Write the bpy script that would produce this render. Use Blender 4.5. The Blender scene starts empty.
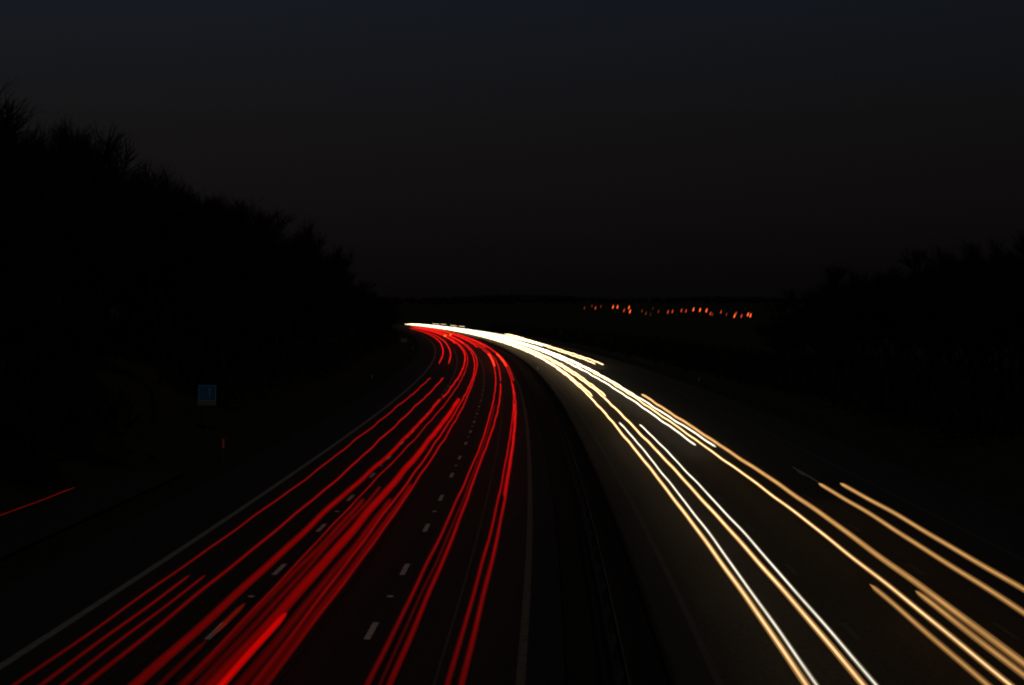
import bpy, bmesh, math, random
from bisect import bisect_right
from mathutils import Vector, Matrix
R = math.radians
sc = bpy.context.scene
col = sc.collection

# ---------------------------------------------------------------- camera
cam_d = bpy.data.cameras.new('camera'); cam = bpy.data.objects.new('camera', cam_d); col.objects.link(cam)
cam_d.sensor_width = 36.0; cam_d.lens = 1590 / 1024 * 36
cam_d.clip_start = 0.1; cam_d.clip_end = 30000
cam.location = (0, 0, 7.5)
cam.rotation_euler = (R(90) - math.atan(29.5 / 1590), 0, 0)
sc.camera = cam
sc.render.resolution_x = 1024; sc.render.resolution_y = 685
# ---------------------------------------------------------------- world: last light of dusk
w = bpy.data.worlds.new('World'); sc.world = w; w.use_nodes = True
nt = w.node_tree; nt.nodes.clear()
N = nt.nodes.new; LK = nt.links.new
out = N('ShaderNodeOutputWorld'); bg = N('ShaderNodeBackground'); LK(bg.outputs[0], out.inputs[0])
sky = N('ShaderNodeTexSky'); sky.sky_type = 'NISHITA'; sky.sun_disc = False
sky.sun_elevation = R(-6); sky.sun_rotation = R(-75); sky.altitude = 100
tc = N('ShaderNodeTexCoord'); sp = N('ShaderNodeSeparateXYZ'); LK(tc.outputs['Generated'], sp.inputs[0])
rmp = N('ShaderNodeValToRGB'); LK(sp.outputs['Z'], rmp.inputs[0])
el = rmp.color_ramp.elements
el[0].position = 0.0; el[0].color = (.0021, .0017, .0018, 1)
el[1].position = 1.0; el[1].color = (.006, .0075, .0100, 1)
for p, c in ((.03, (.0033, .0027, .0028, 1)), (.06, (.0050, .0040, .0042, 1)), (.12, (.0070, .0064, .0068, 1)), (.19, (.0074, .0094, .0134, 1)), (.4, (.0072, .0104, .0168, 1))):
    e = el.new(p); e.color = c
# the sky is a little brighter towards the side where the sun went down (left, -X)
mr = N('ShaderNodeMapRange'); LK(sp.outputs['X'], mr.inputs[0])
mr.inputs[1].default_value = -.35; mr.inputs[2].default_value = .35; mr.inputs[3].default_value = 1.16; mr.inputs[4].default_value = .74
vm = N('ShaderNodeVectorMath'); vm.operation = 'SCALE'; LK(rmp.outputs[0], vm.inputs[0]); LK(mr.outputs[0], vm.inputs['Scale'])
sk = N('ShaderNodeVectorMath'); sk.operation = 'SCALE'; LK(sky.outputs[0], sk.inputs[0]); sk.inputs['Scale'].default_value = .002
ad = N('ShaderNodeVectorMath'); ad.operation = 'ADD'; LK(vm.outputs[0], ad.inputs[0]); LK(sk.outputs[0], ad.inputs[1])
LK(ad.outputs[0], bg.inputs[0]); bg.inputs[1].default_value = 1.0
# ---------------------------------------------------------------- added fill sun: faint, warm, from behind the bridge, lifts dashes and sign
sd = bpy.data.lights.new('fill_sun', 'SUN'); sd.energy = .135; sd.angle = R(3); sd.color = (1, .86, .66)
so = bpy.data.objects.new('fill_sun', sd); col.objects.link(so)
so.rotation_euler = (R(50), 0, R(14))
sc.view_settings.view_transform = 'Standard'; sc.view_settings.look = 'None'
sc.view_settings.exposure = 0; sc.view_settings.gamma = 1; sc.view_settings.use_curve_mapping = False
sc.cycles.transparent_max_bounces = 96; sc.cycles.volume_bounces = 0
sc.cycles.filter_width = 2.1 if hasattr(sc, 'cycles') else 1.5

# ---------------------------------------------------------------- the line of the road
# heading (dx/dy) of the left edge line at distances y; x of the line by integration
HEAD = [(-60, .03), (0, .030), (38, .022), (60, .012), (110, .001), (162, -.012), (217, -.0265), (268, -.040), (376, -.062),
        (536, -.087), (728, -.112), (914, -.133), (1200, -.16), (1700, -.19)]
def lerp_tab(t, x):
    if x <= t[0][0]: return t[0][1]
    if x >= t[-1][0]: return t[-1][1]
    i = bisect_right([a[0] for a in t], x)
    (x0, y0), (x1, y1) = t[i-1], t[i]
    return y0 + (y1 - y0) * (x - x0) / (x1 - x0)
_LX = [0.0]
for y in range(-60, 1700): _LX.append(_LX[-1] + (lerp_tab(HEAD, y) + lerp_tab(HEAD, y+1)) / 2)
_o = _LX[60+33] + .7*(_LX[60+34]-_LX[60+33])
_LX = [v - _o - 10.85 for v in _LX]
def LX(y):
    k = max(0.0, min(y + 60, len(_LX) - 1.001)); i = int(k)
    return _LX[i] + (_LX[i+1] - _LX[i]) * (k - i)
def ys_between(a, b, k=.035, lo=2.0, hi=14.0):
    r = [a]; 
    while r[-1] < b: r.append(min(b, r[-1] + max(lo, min(hi, abs(r[-1]) * k))))
    return r

# ---------------------------------------------------------------- helpers
def tag(o, label=None, cat=None, group=None, kind=None):
    if label: o['label'] = label
    if cat: o['category'] = cat
    if group: o['group'] = group
    if kind: o['kind'] = kind
    return o
def empty(name, loc=(0, 0, 0), rz=0):
    o = bpy.data.objects.new(name, None); o.location = loc; o.rotation_euler = (0, 0, rz); o.empty_display_size = .2
    col.objects.link(o); return o
class MB:
    def __init__(s): s.v = []; s.f = []
    def quad(s, a, b, c, d):
        n = len(s.v); s.v += [tuple(a), tuple(b), tuple(c), tuple(d)]; s.f.append((n, n+1, n+2, n+3))
    def box(s, cx, cy, cz, sx, sy, sz, rz=0, rx=0):
        M = Matrix.Translation((cx, cy, cz)) @ Matrix.Rotation(rz, 4, 'Z') @ Matrix.Rotation(rx, 4, 'X')
        n = len(s.v)
        for dx, dy, dz in ((-1,-1,-1),(1,-1,-1),(1,1,-1),(-1,1,-1),(-1,-1,1),(1,-1,1),(1,1,1),(-1,1,1)):
            s.v.append(tuple(M @ Vector((dx*sx/2, dy*sy/2, dz*sz/2))))
        s.f += [tuple(n+i for i in q) for q in ((0,3,2,1),(4,5,6,7),(0,1,5,4),(1,2,6,5),(2,3,7,6),(3,0,4,7))]
    def tube(s, pts, rads, k=8, cap=True):
        pts = [Vector(p) for p in pts]; n0 = len(s.v)
        for i, p in enumerate(pts):
            t = (pts[min(i+1, len(pts)-1)] - pts[max(i-1, 0)]).normalized()
            up = Vector((0, 0, 1)) if abs(t.z) < .9 else Vector((0, 1, 0))
            a = t.cross(up).normalized(); b = a.cross(t)
            for j in range(k):
                th = 2*math.pi*j/k
                s.v.append(tuple(p + (a*math.cos(th) + b*math.sin(th)) * rads[i]))
        for i in range(len(pts)-1):
            for j in range(k):
                q = n0 + i*k; s.f.append((q+j, q+k+j, q+k+(j+1) % k, q+(j+1) % k))
        if cap:
            s.f.append(tuple(n0 + j for j in range(k))); q = n0 + (len(pts)-1)*k
            s.f.append(tuple(q + j for j in range(k))[::-1])
    def mesh(s, name, mat, smooth=False):
        me = bpy.data.meshes.new(name); me.from_pydata(s.v, [], s.f); me.update()
        if mat: me.materials.append(mat)
        if smooth: me.polygons.foreach_set('use_smooth', [True]*len(me.polygons))
        return me
    def build(s, name, mat, parent=None, smooth=False):
        o = bpy.data.objects.new(name, s.mesh(name, mat, smooth)); col.objects.link(o)
        if parent: o.parent = parent
        return o
def copy_tree(o, parent=None):
    c = o.copy(); col.objects.link(c)
    if parent: c.parent = parent
    for ch in list(o.children): copy_tree(ch, c)
    return c

# ---------------------------------------------------------------- materials
def mat(name, base, rough=.8, noise=None, metal=0, bump=0, scale=4.0, spec=.3):
    m = bpy.data.materials.new(name); m.use_nodes = True; t = m.node_tree; b = t.nodes['Principled BSDF']
    b.inputs['Roughness'].default_value = rough; b.inputs['Metallic'].default_value = metal
    b.inputs['Specular IOR Level'].default_value = spec
    if noise:
        tc = t.nodes.new('ShaderNodeTexCoord'); n = t.nodes.new('ShaderNodeTexNoise'); n.inputs['Scale'].default_value = scale; n.inputs['Detail'].default_value = 6
        t.links.new(tc.outputs['Object'], n.inputs['Vector'])
        r = t.nodes.new('ShaderNodeValToRGB'); r.color_ramp.elements[0].position = .32; r.color_ramp.elements[1].position = .68
        r.color_ramp.elements[0].color = (*base, 1); r.color_ramp.elements[1].color = (*noise, 1)
        t.links.new(n.outputs['Fac'], r.inputs[0]); t.links.new(r.outputs[0], b.inputs['Base Color'])
        if bump:
            n2 = t.nodes.new('ShaderNodeTexNoise'); n2.inputs['Scale'].default_value = scale*12; n2.inputs['Detail'].default_value = 4
            t.links.new(tc.outputs['Object'], n2.inputs['Vector'])
            bp = t.nodes.new('ShaderNodeBump'); bp.inputs['Strength'].default_value = bump; bp.inputs['Distance'].default_value = .02
            t.links.new(n2.outputs['Fac'], bp.inputs['Height']); t.links.new(bp.outputs[0], b.inputs['Normal'])
    else: b.inputs['Base Color'].default_value = (*base, 1)
    return m
M = {}
M['asphalt'] = mat('asphalt', (.013, .012, .010), .92, (.044, .038, .029), bump=1.0, scale=7)
M['old_unlit_asphalt'] = mat('old_and_unlit_asphalt', (.014, .014, .013), .9, (.022, .021, .019), bump=.6, scale=1.4)  # old shoulder surface; on other strips the fade of lamp light is painted in
M['worn'] = mat('worn_road_paint', (.30, .29, .26), .7, (.17, .165, .15), scale=5)
M['darker'] = mat('darker_road_paint', (.16, .145, .12), .8, (.10, .09, .075), scale=5)  # darker than the paint of the lane dashes
M['unlit'] = mat('unlit_road_paint', (.06, .057, .05), .8, (.035, .033, .03), scale=5)  # lines seen against the headlamps: their lack of light is put into the paint
M['seam'] = mat('tar_seam', (.10, .10, .095), .7, (.07, .07, .065), scale=3)
M['paint'] = mat('road_paint', (.70, .68, .62), .6, (.45, .43, .38), scale=9)
M['grass'] = mat('verge_grass', (.012, .015, .008), .95, (.028, .028, .016), bump=1, scale=1.2, spec=.1)
M['hill'] = mat('far_hill_field', (.010, .012, .008), .95, (.02, .02, .014), scale=.01, spec=.1)
M['gravel'] = mat('median_gravel', (.018, .017, .014), .95, (.010, .011, .008), bump=1, scale=2.5, spec=.1)
M['bark'] = mat('bark', (.016, .014, .011), .9, (.010, .009, .007), scale=3, spec=.1)
M['twig'] = mat('bare_twigs', (.013, .011, .009), .9, (.008, .007, .006), scale=3, spec=.1)
M['steel'] = mat('galvanised_steel', (.05, .05, .05), .7, (.03, .03, .03), metal=.2, scale=5)
M['post'] = mat('white_plastic', (.30, .29, .27), .5, (.22, .21, .19), scale=8)
M['redrefl'] = mat('red_reflector', (.62, .13, .06), .4)
M['whiterefl'] = mat('clear_reflector', (.85, .85, .82), .2)
M['blue'] = mat('sign_blue', (.012, .105, .29), .4, (.010, .085, .23), scale=6)
M['pale'] = mat('sign_pale_border', (.16, .34, .46), .4)
M['plate'] = mat('sign_grey_plate', (.13, .12, .11), .5, (.10, .095, .09), scale=6)
M['stud'] = mat('stud_housing', (.25, .25, .24), .5)
M['pole'] = mat('pole_paint', (.05, .05, .05), .6, (.03, .03, .03), scale=5)

def lamp_mat(name, near, far, y0, y1, s0, s1, pw=1.0):
    """Emission of the lamp streaks: the brightening seen along a trail is
    painted in as a ramp by distance."""
    m = bpy.data.materials.new(name); m.use_nodes = True; t = m.node_tree; t.nodes.clear()
    o = t.nodes.new('ShaderNodeOutputMaterial'); e = t.nodes.new('ShaderNodeEmission'); t.links.new(e.outputs[0], o.inputs[0])
    g = t.nodes.new('ShaderNodeNewGeometry'); s = t.nodes.new('ShaderNodeSeparateXYZ'); t.links.new(g.outputs['Position'], s.inputs[0])
    r = t.nodes.new('ShaderNodeMapRange'); t.links.new(s.outputs['Y'], r.inputs[0])  # brightening towards the far end painted into the emission
    r.inputs[1].default_value = y0; r.inputs[2].default_value = y1; r.inputs[3].default_value = 0; r.inputs[4].default_value = 1
    p = t.nodes.new('ShaderNodeMath'); p.operation = 'POWER'; t.links.new(r.outputs[0], p.inputs[0]); p.inputs[1].default_value = pw
    mx = t.nodes.new('ShaderNodeMix'); mx.data_type = 'RGBA'; t.links.new(p.outputs[0], mx.inputs[0])
    mx.inputs[6].default_value = (*near, 1); mx.inputs[7].default_value = (*far, 1)
    # flicker of the lamps over bumps in the road
    n = t.nodes.new('ShaderNodeTexNoise'); n.noise_dimensions = '3D'; n.inputs['Scale'].default_value = .35; n.inputs['Detail'].default_value = 3
    t.links.new(g.outputs['Position'], n.inputs['Vector'])
    nr = t.nodes.new('ShaderNodeMapRange'); t.links.new(n.outputs['Fac'], nr.inputs[0])
    nr.inputs[1].default_value = .3; nr.inputs[2].default_value = .7; nr.inputs[3].default_value = .8; nr.inputs[4].default_value = 1.2
    st = t.nodes.new('ShaderNodeMapRange'); t.links.new(p.outputs[0], st.inputs[0])
    st.inputs[3].default_value = s0; st.inputs[4].default_value = s1
    mu = t.nodes.new('ShaderNodeMath'); mu.operation = 'MULTIPLY'; t.links.new(st.outputs[0], mu.inputs[0]); t.links.new(nr.outputs[0], mu.inputs[1])
    t.links.new(mx.outputs[2], e.inputs[0]); t.links.new(mu.outputs[0], e.inputs[1])
    return m
OR_N, OR_F = (1.0, .64, .29), (1.0, .74, .42)
WH_N, WH_F = (1.0, .95, .80), (1.0, .84, .56)
LM = {
 'orange': lamp_mat('warm_headlamp_light', OR_N, OR_F, 30, 210, 1.0, 5.5, 1.05),
 'white':  lamp_mat('white_headlamp_light', WH_N, WH_F, 30, 210, .85, 5.5, 1.05),
 'dim':    lamp_mat('dim_headlamp_light', (1, .50, .15), OR_F, 30, 250, .42, 3.2, 1.3),
 'grey': lamp_mat('faint_grey_light', (.5, .45, .45), (.5, .45, .45), 28, 300, .035, .035, 1.0),
 'red':    lamp_mat('tail_lamp_light', (1, .010, .012), (1, .016, .010), 28, 300, .050, 1.4, .8),
 'redhot': lamp_mat('bright_tail_lamp_light', (1, .003, .001), (1, .02, .01), 28, 300, .38, 1.2, 1.0),
 'blob': lamp_mat('orange_tail_lamp_light', (1, .05, .012), (1, .05, .012), 28, 300, .09, .09, 1.0),
 'redthick': lamp_mat('lorry_tail_lamp_light', (1, .004, .004), (1, .008, .006), 28, 130, .07, .45, .9),
 'reddim': lamp_mat('faint_tail_lamp_light', (1, .010, .010), (1, .016, .010), 28, 300, .035, .6, .9),
 'brake':  lamp_mat('brake_lamp_light', (1, .035, .012), (1, .05, .015), 28, 300, .8, 2.6, 1.0),
 'amber':  lamp_mat('amber_indicator_light', (1, .22, .01), (1, .25, .01), 28, 300, 1.5, 2.0, 1.0),
}
def bloom(name, c, eps):
    # soft bloom around each streak, modelled as a sheath of even volume emission
    m = bpy.data.materials.new(name); m.use_nodes = True; t = m.node_tree; t.nodes.clear()
    o = t.nodes.new('ShaderNodeOutputMaterial'); e = t.nodes.new('ShaderNodeEmission'); t.links.new(e.outputs[0], o.inputs['Volume'])
    e.inputs[0].default_value = (*c, 1); e.inputs[1].default_value = eps; return m
GM = {'orange': bloom('warm_headlamp_glow', (1, .49, .14), .70), 'white': bloom('white_headlamp_glow', (.95, .76, .50), .60), 'dim': bloom('dim_headlamp_glow', (1, .48, .14), .48),
      'red': bloom('tail_lamp_glow', (1, .003, .004), .135), 'redhot': bloom('bright_tail_lamp_glow', (1, .002, .001), .75), 'redthick': bloom('lorry_tail_lamp_glow', (1, .002, .002), .13),
      'reddim': bloom('faint_tail_lamp_glow', (1, .002, .004), .055), 'brake': bloom('brake_lamp_glow', (1, .02, .005), .25), 'blob': bloom('orange_tail_lamp_glow', (1, .03, .008), .14)}
def glow(name, c, s):
    m = bpy.data.materials.new(name); m.use_nodes = True; t = m.node_tree; t.nodes.clear()
    o = t.nodes.new('ShaderNodeOutputMaterial'); e = t.nodes.new('ShaderNodeEmission'); t.links.new(e.outputs[0], o.inputs[0])
    e.inputs[0].default_value = (*c, 1); e.inputs[1].default_value = s; return m

# ---------------------------------------------------------------- terrain: one sheet to the horizon
def smooth(a, b, x):
    t = max(0, min(1, (x-a)/(b-a))); return t*t*(3-2*t)
def noise2(x, y): return math.sin(x*.9+1.3*math.sin(y*.31))*.5 + math.sin(y*.7+1.7*math.sin(x*.23))*.5
def ground_z(x, y):
    u = x - LX(min(max(y, -60), 1690))
    z = 0.0
    near = 1 - smooth(700, 1150, y)
    if -3.6 < u < 29.6 and y < 1300: return -.03
    if u <= -3.6:
        z = -.03 - .22*smooth(3.6, 5.0, -u)*near + (.22*near + 4.6*(1-smooth(170, 420, y)*.62)) * smooth(8.6, 17, -u)*near + .06*noise2(x, y)*smooth(5, 9, -u)
    else:
        z = -.03 - .22*smooth(29.6, 31, u)*near + .22*smooth(34, 38, u)*near + 1.6*smooth(34, 44, u)*(1-smooth(130, 210, y)) + .06*noise2(x, y)*smooth(31, 34, u)
    z += -6*smooth(1200, 1420, y) + 34*smooth(1420, 3000, y) + 2.2*smooth(2200, 3200, y)*noise2(x*.004, y*.002)
    if y > 1200: z += smooth(1600, 3200, y) * (3.2*math.sin(x*.0021+.6) - 2.4*smooth(-100, 900, x))
    return z
vs, fs = [], []
ysl = ys_between(-60, 1700, .03, 3.0, 30) 
while ysl[-1] < 6500: ysl.append(ysl[-1] + 90)
us = [-6000, -3500, -2000, -1200, -700, -400, -250, -150, -100, -70, -50, -40, -32, -26, -21, -17, -15, -13, -11.5, -10, -8.6, -7, -5, -4.2, -3.6,
      -1, 4, 9, 13, 19, 25, 29.6, 30.3, 31, 32.5, 34, 36, 38, 41, 44, 50, 60, 80, 110, 160, 240, 400, 700, 1200, 2000, 3500, 6000]
for y in ysl:
    for u in us:
        x = LX(min(y, 1690)) + u
        vs.append((x, y, ground_z(x, y)))
W = len(us)
for i in range(len(ysl)-1):
    for j in range(W-1): fs.append((i*W+j, i*W+j+1, (i+1)*W+j+1, (i+1)*W+j))
mb = MB(); mb.v = vs; mb.f = fs
tag(mb.build('ground', M['grass'], smooth=True), kind='structure')

def strip(u0, u1, z, y0, y1, mb=None, step=None):
    mb = mb or MB(); yy = ys_between(y0, y1, .03, 1.5, 14) if step is None else step
    for a, b in zip(yy[:-1], yy[1:]):
        mb.quad((LX(a)+u0, a, z), (LX(a)+u1, a, z), (LX(b)+u1, b, z), (LX(b)+u0, b, z))
    return mb
Y1 = 1250
tag(strip(-.22, 11.2, 0, -40, Y1).build('road', M['asphalt']), kind='structure')
tag(strip(15.0, 22.5, 0, -40, Y1).build('road', M['asphalt']), kind='structure')
for a_, b_ in ((-3.3, -.22), (11.2, 12.0), (14.2, 15.0), (22.5, 29.2)): tag(strip(a_, b_, 0, -40, Y1).build('road', M['old_unlit_asphalt']), kind='structure')  # outer strips darkened where the glow of the trails dies away
tag(strip(12.0, 14.2, -.006, -40, Y1).build('ground', M['gravel']), kind='structure')
tag(strip(-8.2, -5.4, -.12, -40, 76).build('path', M['old_unlit_asphalt']), kind='structure')
# kerb of the central reserve
mb = MB()
for u in (12.06, 14.14):
    yy = ys_between(-40, 600, .03, 2, 12)
    for a, b in zip(yy[:-1], yy[1:]):
        for (ua, za, ub, zb) in ((u-.06, -.02, u-.06, .11), (u-.06, .11, u+.06, .11), (u+.06, .11, u+.06, -.02)):
            mb.quad((LX(a)+ua, a, za), (LX(a)+ub, a, zb), (LX(b)+ub, b, zb), (LX(b)+ua, b, za))
tag(mb.build('kerb', M['gravel']), kind='structure')
# painted lines
mk = MB()
tag(strip(-.11, .11, .004, -40, 1000).build('road_marking', M['worn']), kind='structure')
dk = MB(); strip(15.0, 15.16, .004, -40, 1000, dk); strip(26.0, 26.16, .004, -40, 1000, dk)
tag(strip(10.96, 11.15, .004, -40, 900).build('road_marking', M['darker']), kind='structure')
for u in (3.78, 7.45, 18.75, 22.4):
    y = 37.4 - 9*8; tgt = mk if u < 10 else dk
    while y < 900:
        strip(u-.075, u+.075, .004, y-1.0, y+1.0, tgt, [y-1, y, y+1]); y += 9
tag(mk.build('road_marking', M['paint']), kind='structure')
tag(dk.build('road_marking', M['unlit']), kind='structure')
# raised ribs of the offside edge line
rb = MB(); y = 10.0
while y < 150:
    rb.box(LX(y)+11.06, y, .008, .20, .06, .012, -math.atan(lerp_tab(HEAD, y))); y += .5
tag(rb.build('road_marking', M['darker']), kind='structure')
tag(strip(9.28, 9.34, .003, -40, 400).build('road', M['seam']), kind='structure')

# ---------------------------------------------------------------- central barrier
bar = empty('crash_barrier', (LX(20)+13.0, 20, 0))
tag(bar, 'dark steel crash barrier on posts along the central reserve between the carriageways', 'crash barrier')
def local(o, root): o.matrix_parent_inverse = Matrix.Translation(-root.location); return o
yb = ys_between(12, 420, .02, 1.6, 6)
prof = [(.0, .45), (.045, .49), (.045, .54), (.0, .60), (.045, .66), (.045, .71), (.0, .75)]
for sgn in (-1, 1):
    mb = MB()
    for a, b in zip(yb[:-1], yb[1:]):
        for (p0, q0), (p1, q1) in zip(prof[:-1], prof[1:]):
            mb.quad((LX(a)+13+sgn*(.09+p0), a, q0), (LX(a)+13+sgn*(.09+p1), a, q1), (LX(b)+13+sgn*(.09+p1), b, q1), (LX(b)+13+sgn*(.09+p0), b, q0))
    local(mb.build('rail', M['steel'], bar), bar)
y = 14.0
for k in range(95):
    mb = MB(); mb.box(LX(y)+13, y, .36, .10, .07, .76); mb.box(LX(y)+13, y, .60, .19, .06, .10)
    local(mb.build('post', M['steel'], bar), bar); y += 3.2

# ---------------------------------------------------------------- road studs between the lane dashes
def make_stud(c=M['whiterefl']):
    o = empty('road_stud'); mb = MB(); n = 10
    # rounded low housing
    mb.tube([(0, 0, 0), (0, 0, .010), (0, 0, .018)], [.065, .062, .045], 12); mb.build('housing', M['stud'], o)
    mb = MB(); mb.box(-.02, -.05, .014, .03, .03, .014); mb.box(.02, -.05, .014, .03, .03, .014); mb.build('lens', c, o)
    return o
st0 = make_stud(); first = True
for u, lab, grp in ((7.45, 'small white road stud in the gap between the right-hand lane dashes under the red trails', 'studs on the right-hand dashed line of the red carriageway'),
                    (3.78, 'small white road stud in the gap between the left-hand lane dashes under the red trails', 'studs on the left-hand dashed line of the red carriageway')):
    y = 41.9
    while y < 330:
        o = st0 if first else copy_tree(st0); first = False
        o.location = (LX(y)+u, y, .004); o.scale = (1.6, 1.6, 1.6)
        tag(o, lab, 'road stud', grp); y += 9 if y > 90 else 18

# ---------------------------------------------------------------- the light trails
rnd = random.Random(7)
def streak(pts, h, rad, m, parent, gm=None, core=.45, wob=.03, seed=0, ymax=1040):
    """pts = [(distance along the road, sideways offset from the left edge line)]: one lamp's path at lamp height"""
    y0, y1 = pts[0][0], pts[-1][0]
    yy = ys_between(y0, y1, .012, .7, 7)
    r = random.Random(seed*31+5); ph = [r.uniform(0, 6.28) for _ in range(5)]
    P, Q = [], []
    for y in yy:
        # smooth the traced offsets a little
        u = sum(lerp_tab(pts, y+d*max(9, y*.12)) * ww for d, ww in ((-1, .2), (-.5, .2), (0, .2), (.5, .2), (1, .2)))
        dz = wob*(.5*math.sin(y*.42+ph[0]) + .45*math.sin(y*.19+ph[1]) + .3*math.sin(y*.83+ph[2])) * (.25+min(1.6, y/130))
        du = wob*(.25*math.sin(y*.06+ph[3]) + .2*math.sin(y*.5+ph[4])) * (.3+min(1.6, y/130))
        P.append((LX(y)+u+du, y, h+dz))
        e = min(y-y0, y1-y); f = 1 if e > .9 else math.sqrt(max(.02, 1-(1-e/.9)**2))
        Q.append(rad*(1+min(.5, max(0, y-60)/700))*f)
    if gm is None:
        mb = MB(); mb.tube(P, Q, 8); return mb.build('lamp_streak', m, parent, smooth=True)
    mb = MB(); mb.tube(P, [q*core for q in Q], 8); o = mb.build('lamp_streak', m, parent, smooth=True)
    mb = MB(); mb.tube(P, [q*1.35 for q in Q], 12); g = mb.build('lamp_glow', gm, o, smooth=True)
    return o
TR = []
def trail(name, label, cat, group, lamps, seed):
    ymin = min(p[0][0] for p, *_ in lamps); u = sum(p[0][1] for p, *_ in lamps)/len(lamps)
    root = empty(name, (LX(ymin)+u, ymin, 0)); tag(root, label, cat, group)
    for k, (p, h, rad, mm) in enumerate(lamps):
        o = streak(p, h, rad, LM[mm], root, gm=GM.get(mm), core=.38 if 'red' in mm else .48, wob=.045 if 'red' in mm else .03, seed=seed*4 + (0 if k % 2 == 0 else 0) + (k//2)*3)
        o.matrix_parent_inverse = Matrix.Translation(-root.location)
    TR.append(root); return root
N0 = 24
RG, WG = 'red tail light trails', 'white headlight trails'
red = lambda lab, lamps: trail('tail_light_trail', lab, 'light trail', RG, lamps, len(TR)+1)
whi = lambda lab, lamps: trail('headlight_trail', lab, 'light trail', WG, lamps, len(TR)+1)
F = 985; G = 750
red('thin red pair nearest the left edge line, ending just before the bend',
    [([(N0,1.98),(64,1.99),(109,1.83),(166,1.9)], .8, .032, 'red'), ([(N0,3.24),(64,3.27),(109,3.1),(166,3.25)], .8, .042, 'red')])
red('red pair starting in the nearside lane at the bend, curving left into the distance',
    [([(212,1.56),(300,1.4),(700,1.4)], .8, .05, 'red'), ([(212,2.85),(300,2.6),(700,2.6)], .8, .05, 'red')])
red('short close pair of faint red trails at bottom left, near the edge line',
    [([(N0,2.48),(40.5,2.47)], .8, .036, 'red'), ([(N0,2.84),(40.5,2.88)], .8, .034, 'red')])
red('thick red pair in the middle lane, starting bold at the foot of the bend',
    [([(N0,4.18),(61,4.16),(73,4.42),(121,4.5),(124,4.5)], .8, .075, 'redthick'), ([(N0,5.58),(56,5.62),(87,5.82),(124,5.95)], .8, .10, 'redthick')])
red('thin red pair in the middle lane running from the camera right round the bend',
    [([(N0,5.1),(50,4.8),(80,4.95),(146,5.2),(237,5.35),(G,5.2)], .8, .030, 'red'), ([(N0,6.54),(107,6.55),(142,6.42),(222,6.65),(G,6.6)], .8, .042, 'red')])
red('thin red trails continuing the thick middle lane pair round the bend',
    [([(124,4.6),(181,4.85),(249,5.05),(G,4.7)], .8, .055, 'red'), ([(N0,6.34),(43,6.2),(72,6.2),(187,6.3),(G,6.1)], .8, .045, 'red')])
red('broad dim red lorry pair low in the middle lane, starting partway up the road',
    [([(N0,5.36),(50,5.22),(61,5.36)], .8, .060, 'reddim'), ([(N0,6.40),(62,6.45)], .8, .065, 'reddim')])
red('short bright red pair at the bottom of the middle lane, its right trail brightest',
    [([(N0,4.64),(32.5,4.64)], .8, .045, 'reddim'), ([(N0,5.75),(35.5,5.77)], .8, .055, 'redhot'), ([(33.0,4.64),(36.6,4.6)], .8, .050, 'blob')])
red('broad dark red lorry pair just behind the short bright middle lane trail',
    [([(N0,4.93),(58,5.0)], .7, .07, 'reddim'), ([(N0,5.98),(58,5.98)], .7, .075, 'reddim')])
red('thin red pair in the outer lane, left of its neighbours all the way',
    [([(N0,8.35),(55,8.41),(78,8.6),(150,8.65),(280,8.85),(G,8.7)], .8, .043, 'red'), ([(N0,9.78),(73,9.98),(120,10.2),(266,10.3),(G,10.0)], .8, .043, 'red')])
red('red pair in the outer lane beside the central reserve, ending where the bend begins',
    [([(N0,8.75),(70,8.82),(98,9.04),(152,9.15)], .8, .050, 'red'), ([(N0,10.03),(67,10.2),(111,10.33),(152,10.25)], .8, .050, 'red')])
red('faint red pair in the outer lane, bolder at the foot of the bend',
    [([(N0,8.57),(64,8.68),(118,8.80)], .8, .032, 'reddim'), ([(58,10.1),(90,10.22),(118,10.22)], .8, .055, 'red')])
red('bright orange-red brake light pair on the bend beside the central reserve',
    [([(200,8.80),(262,8.95)], .8, .085, 'brake'), ([(200,10.3),(262,10.3)], .8, .085, 'brake')])
red('faint red pair carrying the outer lane on round the bend',
    [([(155,9.15),(207,9.3),(G,9.3)], .8, .040, 'red'), ([(155,10.45),(220,10.5),(G,10.4)], .8, .040, 'red')])
red('higher red van pair in the middle lane, seen only beyond the bend',
    [([(330,4.2),(G,4.2)], 1.1, .06, 'red'), ([(330,5.9),(G,5.9)], 1.1, .06, 'red')])
red('higher red van pair in the outer lane, seen only beyond the bend',
    [([(300,8.0),(G,8.0)], 1.0, .06, 'red'), ([(300,9.6),(G,9.6)], 1.0, .06, 'red')])
trail('tail_light_trail', 'single thin dark red trail at the far left beyond the verge', 'light trail', None,
    [([(44,-6.6),(53,-6.5),(61,-6.37)], .8, .016, 'red')], 40)
trail('indicator_light_trail', 'two tiny amber flecks in the red trails just under the white band', 'light trail', None,
    [([(440,4.6),(452,4.6)], 1.1, .16, 'amber'), ([(455,6.6),(463,6.6)], 1.2, .14, 'amber')], 41)

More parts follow.
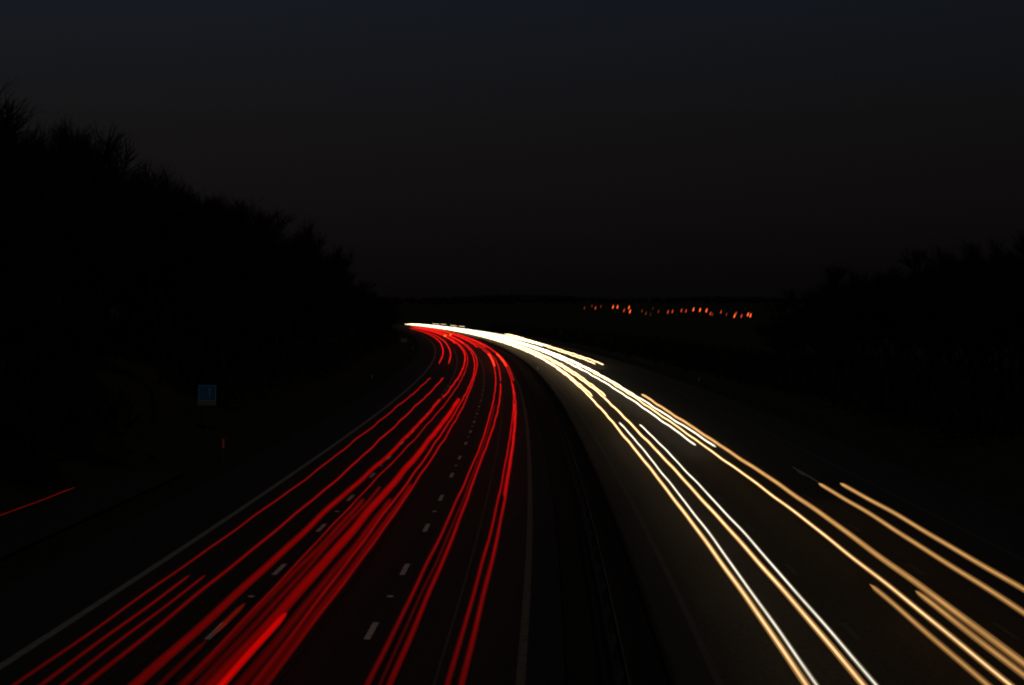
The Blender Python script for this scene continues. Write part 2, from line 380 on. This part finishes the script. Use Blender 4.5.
whi('orange pair nearest the central reserve, running the whole way',
    [([(N0,16.39),(86,16.36),(115,16.42),(163,16.5),(253,16.5),(500,15.6),(F,15.6)], .65, .055, 'orange'), ([(N0,17.45),(60,17.38),(107,17.42),(138,17.6),(196,17.4),(F,17.3)], .65, .055, 'orange')])
whi('thin blue-white pair just right of the orange inner pair',
    [([(N0,16.55),(55,16.67),(86,16.79),(100,16.84)], .65, .038, 'white'), ([(N0,17.65),(59,17.78),(98,17.97)], .65, .038, 'white')])
whi('bright white pair in the middle lane, ending midway down the road',
    [([(82,19.68),(116,19.55),(188,19.3),(F,19.3)], .65, .050, 'white'), ([(81,20.6),(131,20.3),(163,20.35),(F,20.5)], .65, .050, 'white')])
whi('long orange pair in the middle lane reaching the right edge of view',
    [([(N0,20.12),(48,20.2),(95,20.04),(F,20.0)], .65, .050, 'orange'), ([(N0,20.9),(56,21.02),(101,20.9),(134,21.05)], .65, .066, 'dim')])
whi('short dull orange pair at bottom right, just below the long orange pair',
    [([(N0,19.71),(40,19.73)], .65, .052, 'dim'), ([(N0,20.60),(39,20.66)], .65, .058, 'dim')])
whi('dull orange pair furthest right, in the nearside lane',
    [([(N0,22.42),(64,22.71)], .65, .060, 'dim'), ([(N0,23.30),(64,23.58)], .65, .062, 'dim')])
whi('upper cream pair on the far side, ending at the start of the dark verge',
    [([(211,23.46),(303,23.3),(400,24.4),(519,27.0)], .65, .05, 'orange'), ([(214,22.6),(303,22.3),(400,24.2),(519,28.0)], .65, .05, 'orange')])
whi('thick white pair in the middle lane, ending on the bend',
    [([(188,19.15),(F,18.9)], .7, .065, 'white'), ([(188,20.1),(F,19.9)], .7, .065, 'white')])
whi('cream pair in the inner lane, ending beside the orange pair',
    [([(131,16.75),(F,16.6)], .65, .050, 'orange'), ([(131,17.85),(F,18.0)], .65, .050, 'orange')])
whi('white pair on the bend in the nearside lane',
    [([(330,23.6),(F,23.6)], .7, .05, 'white'), ([(330,22.4),(F,22.4)], .7, .05, 'white')])
whi('raised cream lorry pair forming the nearer of two small spikes above the band',
    [([(722,24.0),(767,24.4)], 1.5, .03, 'orange'), ([(700,25.6),(738,26.2)], 1.45, .03, 'orange')])
whi('raised cream lorry pair forming the farther of two small spikes above the band',
    [([(838,24.4),(890,24.8)], 1.55, .03, 'orange'), ([(820,26.4),(860,26.8)], 1.5, .03, 'orange')])
whi('faint grey pair leading up to the dull orange pair furthest right',
    [([(64,22.71),(71,22.80)], .65, .020, 'grey'), ([(66.5,22.60),(69,22.65)], .65, .016, 'grey')])

# ---------------------------------------------------------------- sign on the left verge
sy = 100.5; sx = (207-512)*sy/1590
gz = ground_z(sx, sy)
sg = empty('road_sign', (sx, sy, gz)); tag(sg, 'small square blue road sign with a pale border on a post, on the left verge', 'road sign')
zc = 7.5 - (393-313)*sy/1590 - gz   # centre of the blue panel above its base
mb = MB(); mb.box(0, 0, zc, 1.10, .03, 1.00); mb.build('sign_panel', M['blue'], sg)
mb = MB()
for (x, z, a, b) in ((-.535, zc, .035, 1.0), (.535, zc, .035, 1.0), (0, zc+.4825, 1.035, .035), (0, zc-.4825, 1.035, .035)): mb.box(x, -.018, z, a, .008, b)
mb.build('border', M['pale'], sg)
mb = MB(); mb.tube([(.16, -.016, zc+.24), (.16, -.022, zc+.24)], [.07, .07], 14)
mb.box(.16, -.019, zc-.08, .05, .006, .40); mb.build('symbol', M['pale'], sg)
mb = MB(); mb.box(-.03, 0, zc-.66, 1.20, .025, .26); mb.build('lower_plate', M['plate'], sg)
mb = MB(); mb.tube([(0, .06, 0), (0, .06, zc+.45)], [.045, .045], 10); mb.build('pole', M['pole'], sg)

sy2 = 325; sx2 = (404-512)*sy2/1590; g2 = ground_z(sx2, sy2)
s2 = empty('road_sign', (sx2, sy2, g2)); tag(s2, 'tiny grey distant sign board on the left verge below the red trails', 'road sign')
mb = MB(); z2 = 7.5-(340.5-313)*sy2/1590-g2
mb.box(0, 0, z2, 1.3, .03, .75); mb.build('sign_panel', M['plate'], s2)
mb = MB(); mb.tube([(-.35, .05, 0), (-.35, .05, z2+.3)], [.04, .04], 8); mb.build('pole', M['pole'], s2)
mb = MB(); mb.tube([(.35, .05, 0), (.35, .05, z2+.3)], [.04, .04], 8); mb.build('pole', M['pole'], s2)

# ---------------------------------------------------------------- marker posts
def marker(x, y, refl, label, h=1.0):
    g = ground_z(x, y); o = empty('marker_post', (x, y, g)); tag(o, label, 'marker post')
    mb = MB(); mb.box(0, 0, h*.3, .09, .05, h*.6); mb.box(0, 0, h*.6+.008, .12, .07, .03)
    mb.tube([(0, 0, h*.6), (0, 0, h)], [.05, .035], 6); mb.build('post', M['pole'], o)
    mb = MB(); mb.box(0, -.045, h*.80, .10, .02, h*.34); mb.build('reflector', refl, o)
    return o
marker(LX(80)-4.35, 80, M['redrefl'], 'marker post with a red reflector on the verge right of the blue sign', 1.35)
marker(LX(170)-4.5, 170, M['post'], 'faint marker post on the left verge just left of the start of the bend', 1.1)
marker(LX(300)-4.2, 300, M['redrefl'], 'distant marker post beside the tiny grey sign board', 1.3)
marker(LX(194)+14.0, 194, M['whiterefl'], 'pale reflective marker post under the white trails at the edge of the central reserve', 1.0)
marker(LX(162)+29.4, 162, M['post'], 'faint marker post on the dark right-hand verge', 1.0)

# ---------------------------------------------------------------- bare winter trees
def rot_about(v, axis, ang): return Matrix.Rotation(ang, 3, axis) @ v
def make_tree_meshes(seed, H=11.0, spread=1.0, twig=.028):
    r = random.Random(seed); trunk = MB(); crown = MB()
    def branch(mb, p, d, ln, rad, depth, k):
        n = 4 if depth < 2 else 3; pts = [p]; q = p.copy(); dd = d.copy()
        for i in range(n):
            dd = (dd + Vector((r.gauss(0, .10), r.gauss(0, .10), r.gauss(.05, .06)))).normalized()
            q = q + dd*ln/n; pts.append(q.copy())
        rr = [rad*(1-.55*i/n) for i in range(n+1)]
        mb.tube(pts, rr, k, cap=False)
        return pts, dd
    def twigs(p, d, ln, cnt):
        for _ in range(cnt):
            dd = (d + Vector((r.gauss(0, .42), r.gauss(0, .42), r.gauss(.22, .3)))).normalized()
            a = p + dd*ln*.45 + Vector((r.gauss(0, .04), r.gauss(0, .04), 0)); l2 = ln*r.uniform(.5, 1.0)
            b = p + (dd + Vector((r.gauss(0, .08), r.gauss(0, .08), .10))).normalized()*l2
            s_ = dd.cross(Vector((r.gauss(0, 1), r.gauss(0, 1), r.gauss(0, 1)))).normalized()*twig*.5
            crown.quad(p - s_, p + s_, a + s_*.8, a - s_*.8)
            crown.quad(a - s_*.8, a + s_*.8, b + s_*.15, b - s_*.15)
            for _ in range(2):
                t = r.uniform(.25, .9); c = p.lerp(b, t)
                e = c + (dd + Vector((r.gauss(0, .5), r.gauss(0, .5), r.gauss(.15, .3)))).normalized()*l2*.42
                crown.quad(c - s_*.6, c + s_*.6, e + s_*.1, e - s_*.1)
    base = Vector((0, 0, -.4)); stems = r.choice((1, 1, 2))
    for s in range(stems):
        d = Vector((r.gauss(0, .08+.16*(stems-1)), r.gauss(0, .08+.16*(stems-1)), 1)).normalized()
        pts, dd = branch(trunk, base, d, H*.42, H*.016/stems**.5, 0, 7)
        lv = []
        for i in range(r.randint(6, 8)):
            t = r.uniform(.35, 1); k = int(t*4); p = pts[min(k, 3)].lerp(pts[min(k+1, 4)], t*4-k)
            ang = r.uniform(0, 6.28); out = r.uniform(.35, .95)*spread
            lv.append((p, Vector((math.cos(ang)*out, math.sin(ang)*out, 1)).normalized(), H*r.uniform(.22, .28), H*.0055))
        lv.append((pts[-1], dd, H*.28, H*.008))
        for dep in range(3):
            nx = []
            for (p, d0, ln, rad) in lv:
                pp, d1 = branch(crown, p, d0, ln, rad, dep+1, 4 if dep < 2 else 3)
                for i in range(r.randint(3, 5) if dep < 2 else 0):
                    t = r.uniform(.3, 1); k = min(int(t*3), 2); m = len(pp)-1
                    k = min(int(t*m), m-1); q = pp[k].lerp(pp[k+1], t*m-k)
                    dv = (d1 + Vector((r.gauss(0, .5), r.gauss(0, .5), r.gauss(.1, .25)))).normalized()
                    nx.append((q, dv, ln*r.uniform(.40, .54), rad*.5))
                if dep == 2:
                    for k in range(1, len(pp)): twigs(pp[k], d1, H*.10, 7)
                elif dep == 1:
                    for k in range(2, len(pp)): twigs(pp[k], d1, H*.10, 4)
            lv = nx
    return trunk.mesh('trunk', M['bark']), crown.mesh('crown', M['twig'])
variants = [make_tree_meshes(s, 11.0, sp) for s, sp in ((3, .8), (11, .95), (19, .85), (27, 1.0), (41, .7))]
for pair in variants:      # the dense top of each crown stands 11 m above its foot
    zs = sorted(v.co.z for v in pair[1].vertices); k = 11.0/zs[int(len(zs)*.996)]
    for me in pair: me.transform(Matrix.Diagonal((k, k, k, 1)))
def put_tree(x, y, h, label, group, v, rz, name='bare_tree', w=1.0):
    z = ground_z(x, y); o = empty(name, (x, y, z), rz); s = h/11.0; o.scale = (s*w, s*w, s)
    tag(o, label, 'tree', group)
    for nm, me in zip(('trunk', 'crown'), variants[v]):
        c = bpy.data.objects.new(nm, me); col.objects.link(c); c.parent = o
    return o
tr = random.Random(5)
# skyline of the left wood: wanted top (height above road) by distance
TOP = [(40, 14.5), (62, 16.8), (71, 18.4), (90, 18.4), (101, 18.5), (140, 17.7), (180, 16.5), (222, 14.4), (313, 12.5), (420, 10.9), (560, 10.0), (900, 9.0)]
def wood(u, y0, y1, step, k, grp, lab, jit=2.0, dt=0):
    y = y0
    while y < y1:
        yy = y + tr.uniform(-.3, .3)*step; x = LX(yy) + u + tr.uniform(-jit, jit) - (4.5 if 82 < yy < 104 and u > -15 else 0)
        top = lerp_tab(TOP, yy) + dt + tr.uniform(-.6, .1)
        g = ground_z(x, yy); put_tree(x, yy, (top-g)/1.0, lab, grp, tr.randrange(5), tr.uniform(0, 6.28), w=k*tr.uniform(.9, 1.15)); y += step*(1+yy/420)
LABT = 'bare winter tree in the dark wood rising along the left embankment'
wood(-13.5, 34, 640, 4.0, 1.0, 'trees of the left-hand wood', LABT, dt=-1.2)
wood(-18.5, 48, 640, 3.5, 1.05, 'trees of the left-hand wood', LABT, dt=0)
wood(-24.5, 60, 560, 4.5, 1.1, 'trees of the left-hand wood', LABT, dt=.2)
LABF = 'bare tree of the distant wood that hides the far end of the road'
y = 640
while y < 1150:
    x = LX(y) - 10 + tr.uniform(-2, 2)
    put_tree(x, y, tr.uniform(8.5, 10), LABF, 'trees hiding the far end of the road', tr.randrange(5), tr.uniform(0, 6.28), w=1.6)
    y += 16
# right-hand trees
def at_px(px, y): return (px-512)*y/1590
LABR = 'bare tree in the dark clump on the right-hand skyline'
for px, top, y in ((800, 300, 168), (822, 290, 160), (842, 277, 155), (862, 267, 150), (884, 268, 146), (905, 277, 142), (925, 278, 138),
                   (944, 274, 134), (962, 268, 128), (980, 255, 122), (998, 243, 117), (1018, 238, 112), (1040, 238, 106), (1062, 236, 100),
                   (812, 300, 182), (835, 286, 176), (855, 274, 172), (878, 274, 166), (898, 277, 160), (916, 282, 156), (936, 280, 150), (956, 270, 144), (972, 262, 140), (990, 250, 134), (1010, 245, 128), (1030, 243, 122),
                   (780, 309, 200), (792, 305, 192)):
    x = at_px(px + tr.uniform(-4, 4), y); zt = 7.5 + (313-top-6)*y/1590; g = ground_z(x, y)
    put_tree(x, y, (zt-g)/.95, LABR, 'trees on the right-hand skyline', tr.randrange(5), tr.uniform(0, 6.28), w=1.25)

# undergrowth: a tangle nobody could count, on both banks
def thicket(name, spots, seed):
    r = random.Random(seed); mb = MB()
    for (x, y, h, n) in spots:
        g = ground_z(x, y)
        for _ in range(n):
            bx, by = x + r.gauss(0, 1.5), y + r.gauss(0, 2.2)
            d = Vector((r.gauss(0, .5), r.gauss(0, .5), 1)).normalized(); l = h*r.uniform(.4, 1)
            s_ = Vector((r.gauss(0, 1), r.gauss(0, 1), 0)).normalized()*r.uniform(.03, .10)*(1+y/150)
            p = Vector((bx, by, g-.1)); q = p + d*l*.6 + Vector((0, 0, 0)); t = q + (d+Vector((r.gauss(0, .5), r.gauss(0, .5), .1))).normalized()*l*.45
            mb.quad(p-s_, p+s_, q+s_, q-s_); mb.quad(q-s_, q+s_, t+s_*.2, t-s_*.2)
    return tag(mb.build(name, M['twig']), 'dark tangle of undergrowth on the banks under the trees', 'undergrowth', kind='stuff')
sp_ = []
y = 34
while y < 900:
    for u in (-12.5, -16, -20, -27):
        if u > -17 and 84 < y < 108: continue      # cut back around the road sign
        sp_.append((LX(y)+u, y, 3.6 if u < -13 else 2.2, 60))
    y += 3.2*(1+y/200)
y = 90
while y < 700:
    for u in (38, 43):
        sp_.append((LX(y)+u, y, 3.4, 60))
    y += 3.2*(1+y/200)
thicket('undergrowth', sp_, 9)

# a far-off wood along the skyline ridge, one dark mass
r = random.Random(77); mb = MB()
for k in range(1700):
    yy = r.uniform(2500, 3100); x = r.uniform(-1100, 1500); g = ground_z(x, yy)
    if noise2(x*.011, yy*.006) < -.45 and x > 100: continue
    hh = r.uniform(6, 9)*(1+.5*noise2(x*.02, 3)); rr = hh*r.uniform(.35, .6)
    P = [(0, g-1)] + [(rr*a, g+hh*b) for a, b in ((.5, .1), (1, .35), (.9, .65), (.55, .88))]
    n = 7; ph = [r.uniform(.75, 1.25) for _ in range(n)]; base = len(mb.v)
    for a, z in P[1:]:
        for j in range(n):
            t = 6.283*j/n; mb.v.append((x+a*ph[j]*math.cos(t), yy+a*ph[j]*math.sin(t), z+r.uniform(-.6, .6)))
    for i_ in range(3):
        for j in range(n): mb.f.append((base+i_*n+j, base+i_*n+(j+1) % n, base+(i_+1)*n+(j+1) % n, base+(i_+1)*n+j))
    mb.v.append((x, yy, g+hh)); tp = len(mb.v)-1
    for j in range(n): mb.f.append((base+3*n+j, base+3*n+(j+1) % n, tp))
tag(mb.build('far_wood', M['twig']), 'dark uneven line of far-off woodland along the horizon behind the town lights', 'woodland', kind='stuff')

# ---------------------------------------------------------------- distant town lights on the hillside
def make_lamp_meshes(seed, h, tilt, wd, ln):
    post = MB(); post.tube([(0, 0, -1), (0, 0, h)], [.14, .09], 6); post.tube([(0, 0, h), (.5, 0, h+.25), (1.2, 0, h+.3)], [.08, .07, .06], 6)
    head = MB(); d = Vector((math.sin(tilt), 0, math.cos(tilt)))
    c = Vector((1.2, 0, h+.2)); pts = [c + d*ln*(t-.5) for t in (0, .15, .35, .6, .85, 1)]
    head.tube(pts, [wd*k for k in (.3, .8, 1, .85, .5, .15)], 8)  # head drawn out and slanted: shake smear of the light built into its shape
    return post, head
TOWN = [(584.5,308,0,.5),(595.5,308,1,.7),(592,306,0,.3),(601,306.5,0,.35),(613,307,2,1),(617.5,307,2,1),(624,310.5,1,.8),(629,307.5,2,.8),(630,311.5,2,1),
        (642,311,0,.4),(646,313.5,0,.4),(650.5,314.5,3,.5),(653,308.5,3,.45),(658.5,311.5,0,.45),(668,312,1,.8),(672.5,311.5,1,.8),(681.5,310.5,1,.9),(686,311,1,.7),
        (693.5,309.5,2,1.15),(700,310,2,1.15),(706.5,310.5,2,1.15),(710.5,313.5,1,.7),(712.5,314.5,0,.6),(721,312,1,.6),(726.5,314.5,0,.5),(734.5,316,2,.8),
        (736,313.5,1,.6),(741.5,316,1,.6),(748,314.5,2,.9),(750.5,315.5,2,.9)]
COLS = [glow('dim_amber_lamp', (1, .15, .04), .22), glow('orange_red_lamp', (1, .09, .02), .85), glow('red_orange_lamp', (1, .11, .025), 2.2), glow('pale_amber_lamp', (.6, .35, .10), .07)]
kind = ['dim orange', 'orange-red', 'bright red-orange', 'faint yellowish']
def town_y(px, py):
    # distance at which a lamp 8 m above the hillside shows at this height
    best = 1500; bd = 1e9
    for yy in range(1430, 2100, 10):
        x = (px-512)*yy/1590; z = ground_z(x, yy)+8; e = abs(313-(z-7.5)*1590/yy-py)
        if e < bd: bd = e; best = yy
    return best
order = sorted(TOWN)
lamp_mesh = {}
for i, (px, py, c, s) in enumerate(order):
    yy = town_y(px, py); x = (px-512)*yy/1590; g = ground_z(x, yy)
    zt = 7.5 - (py-313)*yy/1590; h = 8.0
    if (c,) not in lamp_mesh:
        p, hd = make_lamp_meshes(c, h, .28, .55, 4.4); lamp_mesh[(c,)] = (p.mesh('pole', M['pole']), hd.mesh('lamp_head', COLS[c]))
    o = empty('street_lamp', (x-1.2, yy, zt-h)); f = .75+.35*s; o.scale = (1, 1, 1)
    words = ['leftmost', 'second', 'third', 'fourth', 'fifth', 'sixth', 'seventh', 'eighth', 'ninth', 'tenth', 'eleventh', 'twelfth', 'thirteenth', 'fourteenth', 'fifteenth']
    n = len(order)
    if i == 0: pos = 'leftmost'
    elif i == n-1: pos = 'rightmost'
    elif i < 15: pos = words[i] + ' from the left'
    else: pos = words[n-1-i] + ' from the right'
    tag(o, '%s light of the distant hillside town, %s in the row' % (kind[c], pos), 'street lamp', 'lights of the distant town')
    for nm, me in zip(('pole', 'lamp_head'), lamp_mesh[(c,)]):
        q = bpy.data.objects.new(nm, me); col.objects.link(q); q.parent = o
        if nm == 'lamp_head': q.scale = (f, f, f); q.location = (1.2*(1-f), 0, (h+.2)*(1-f))
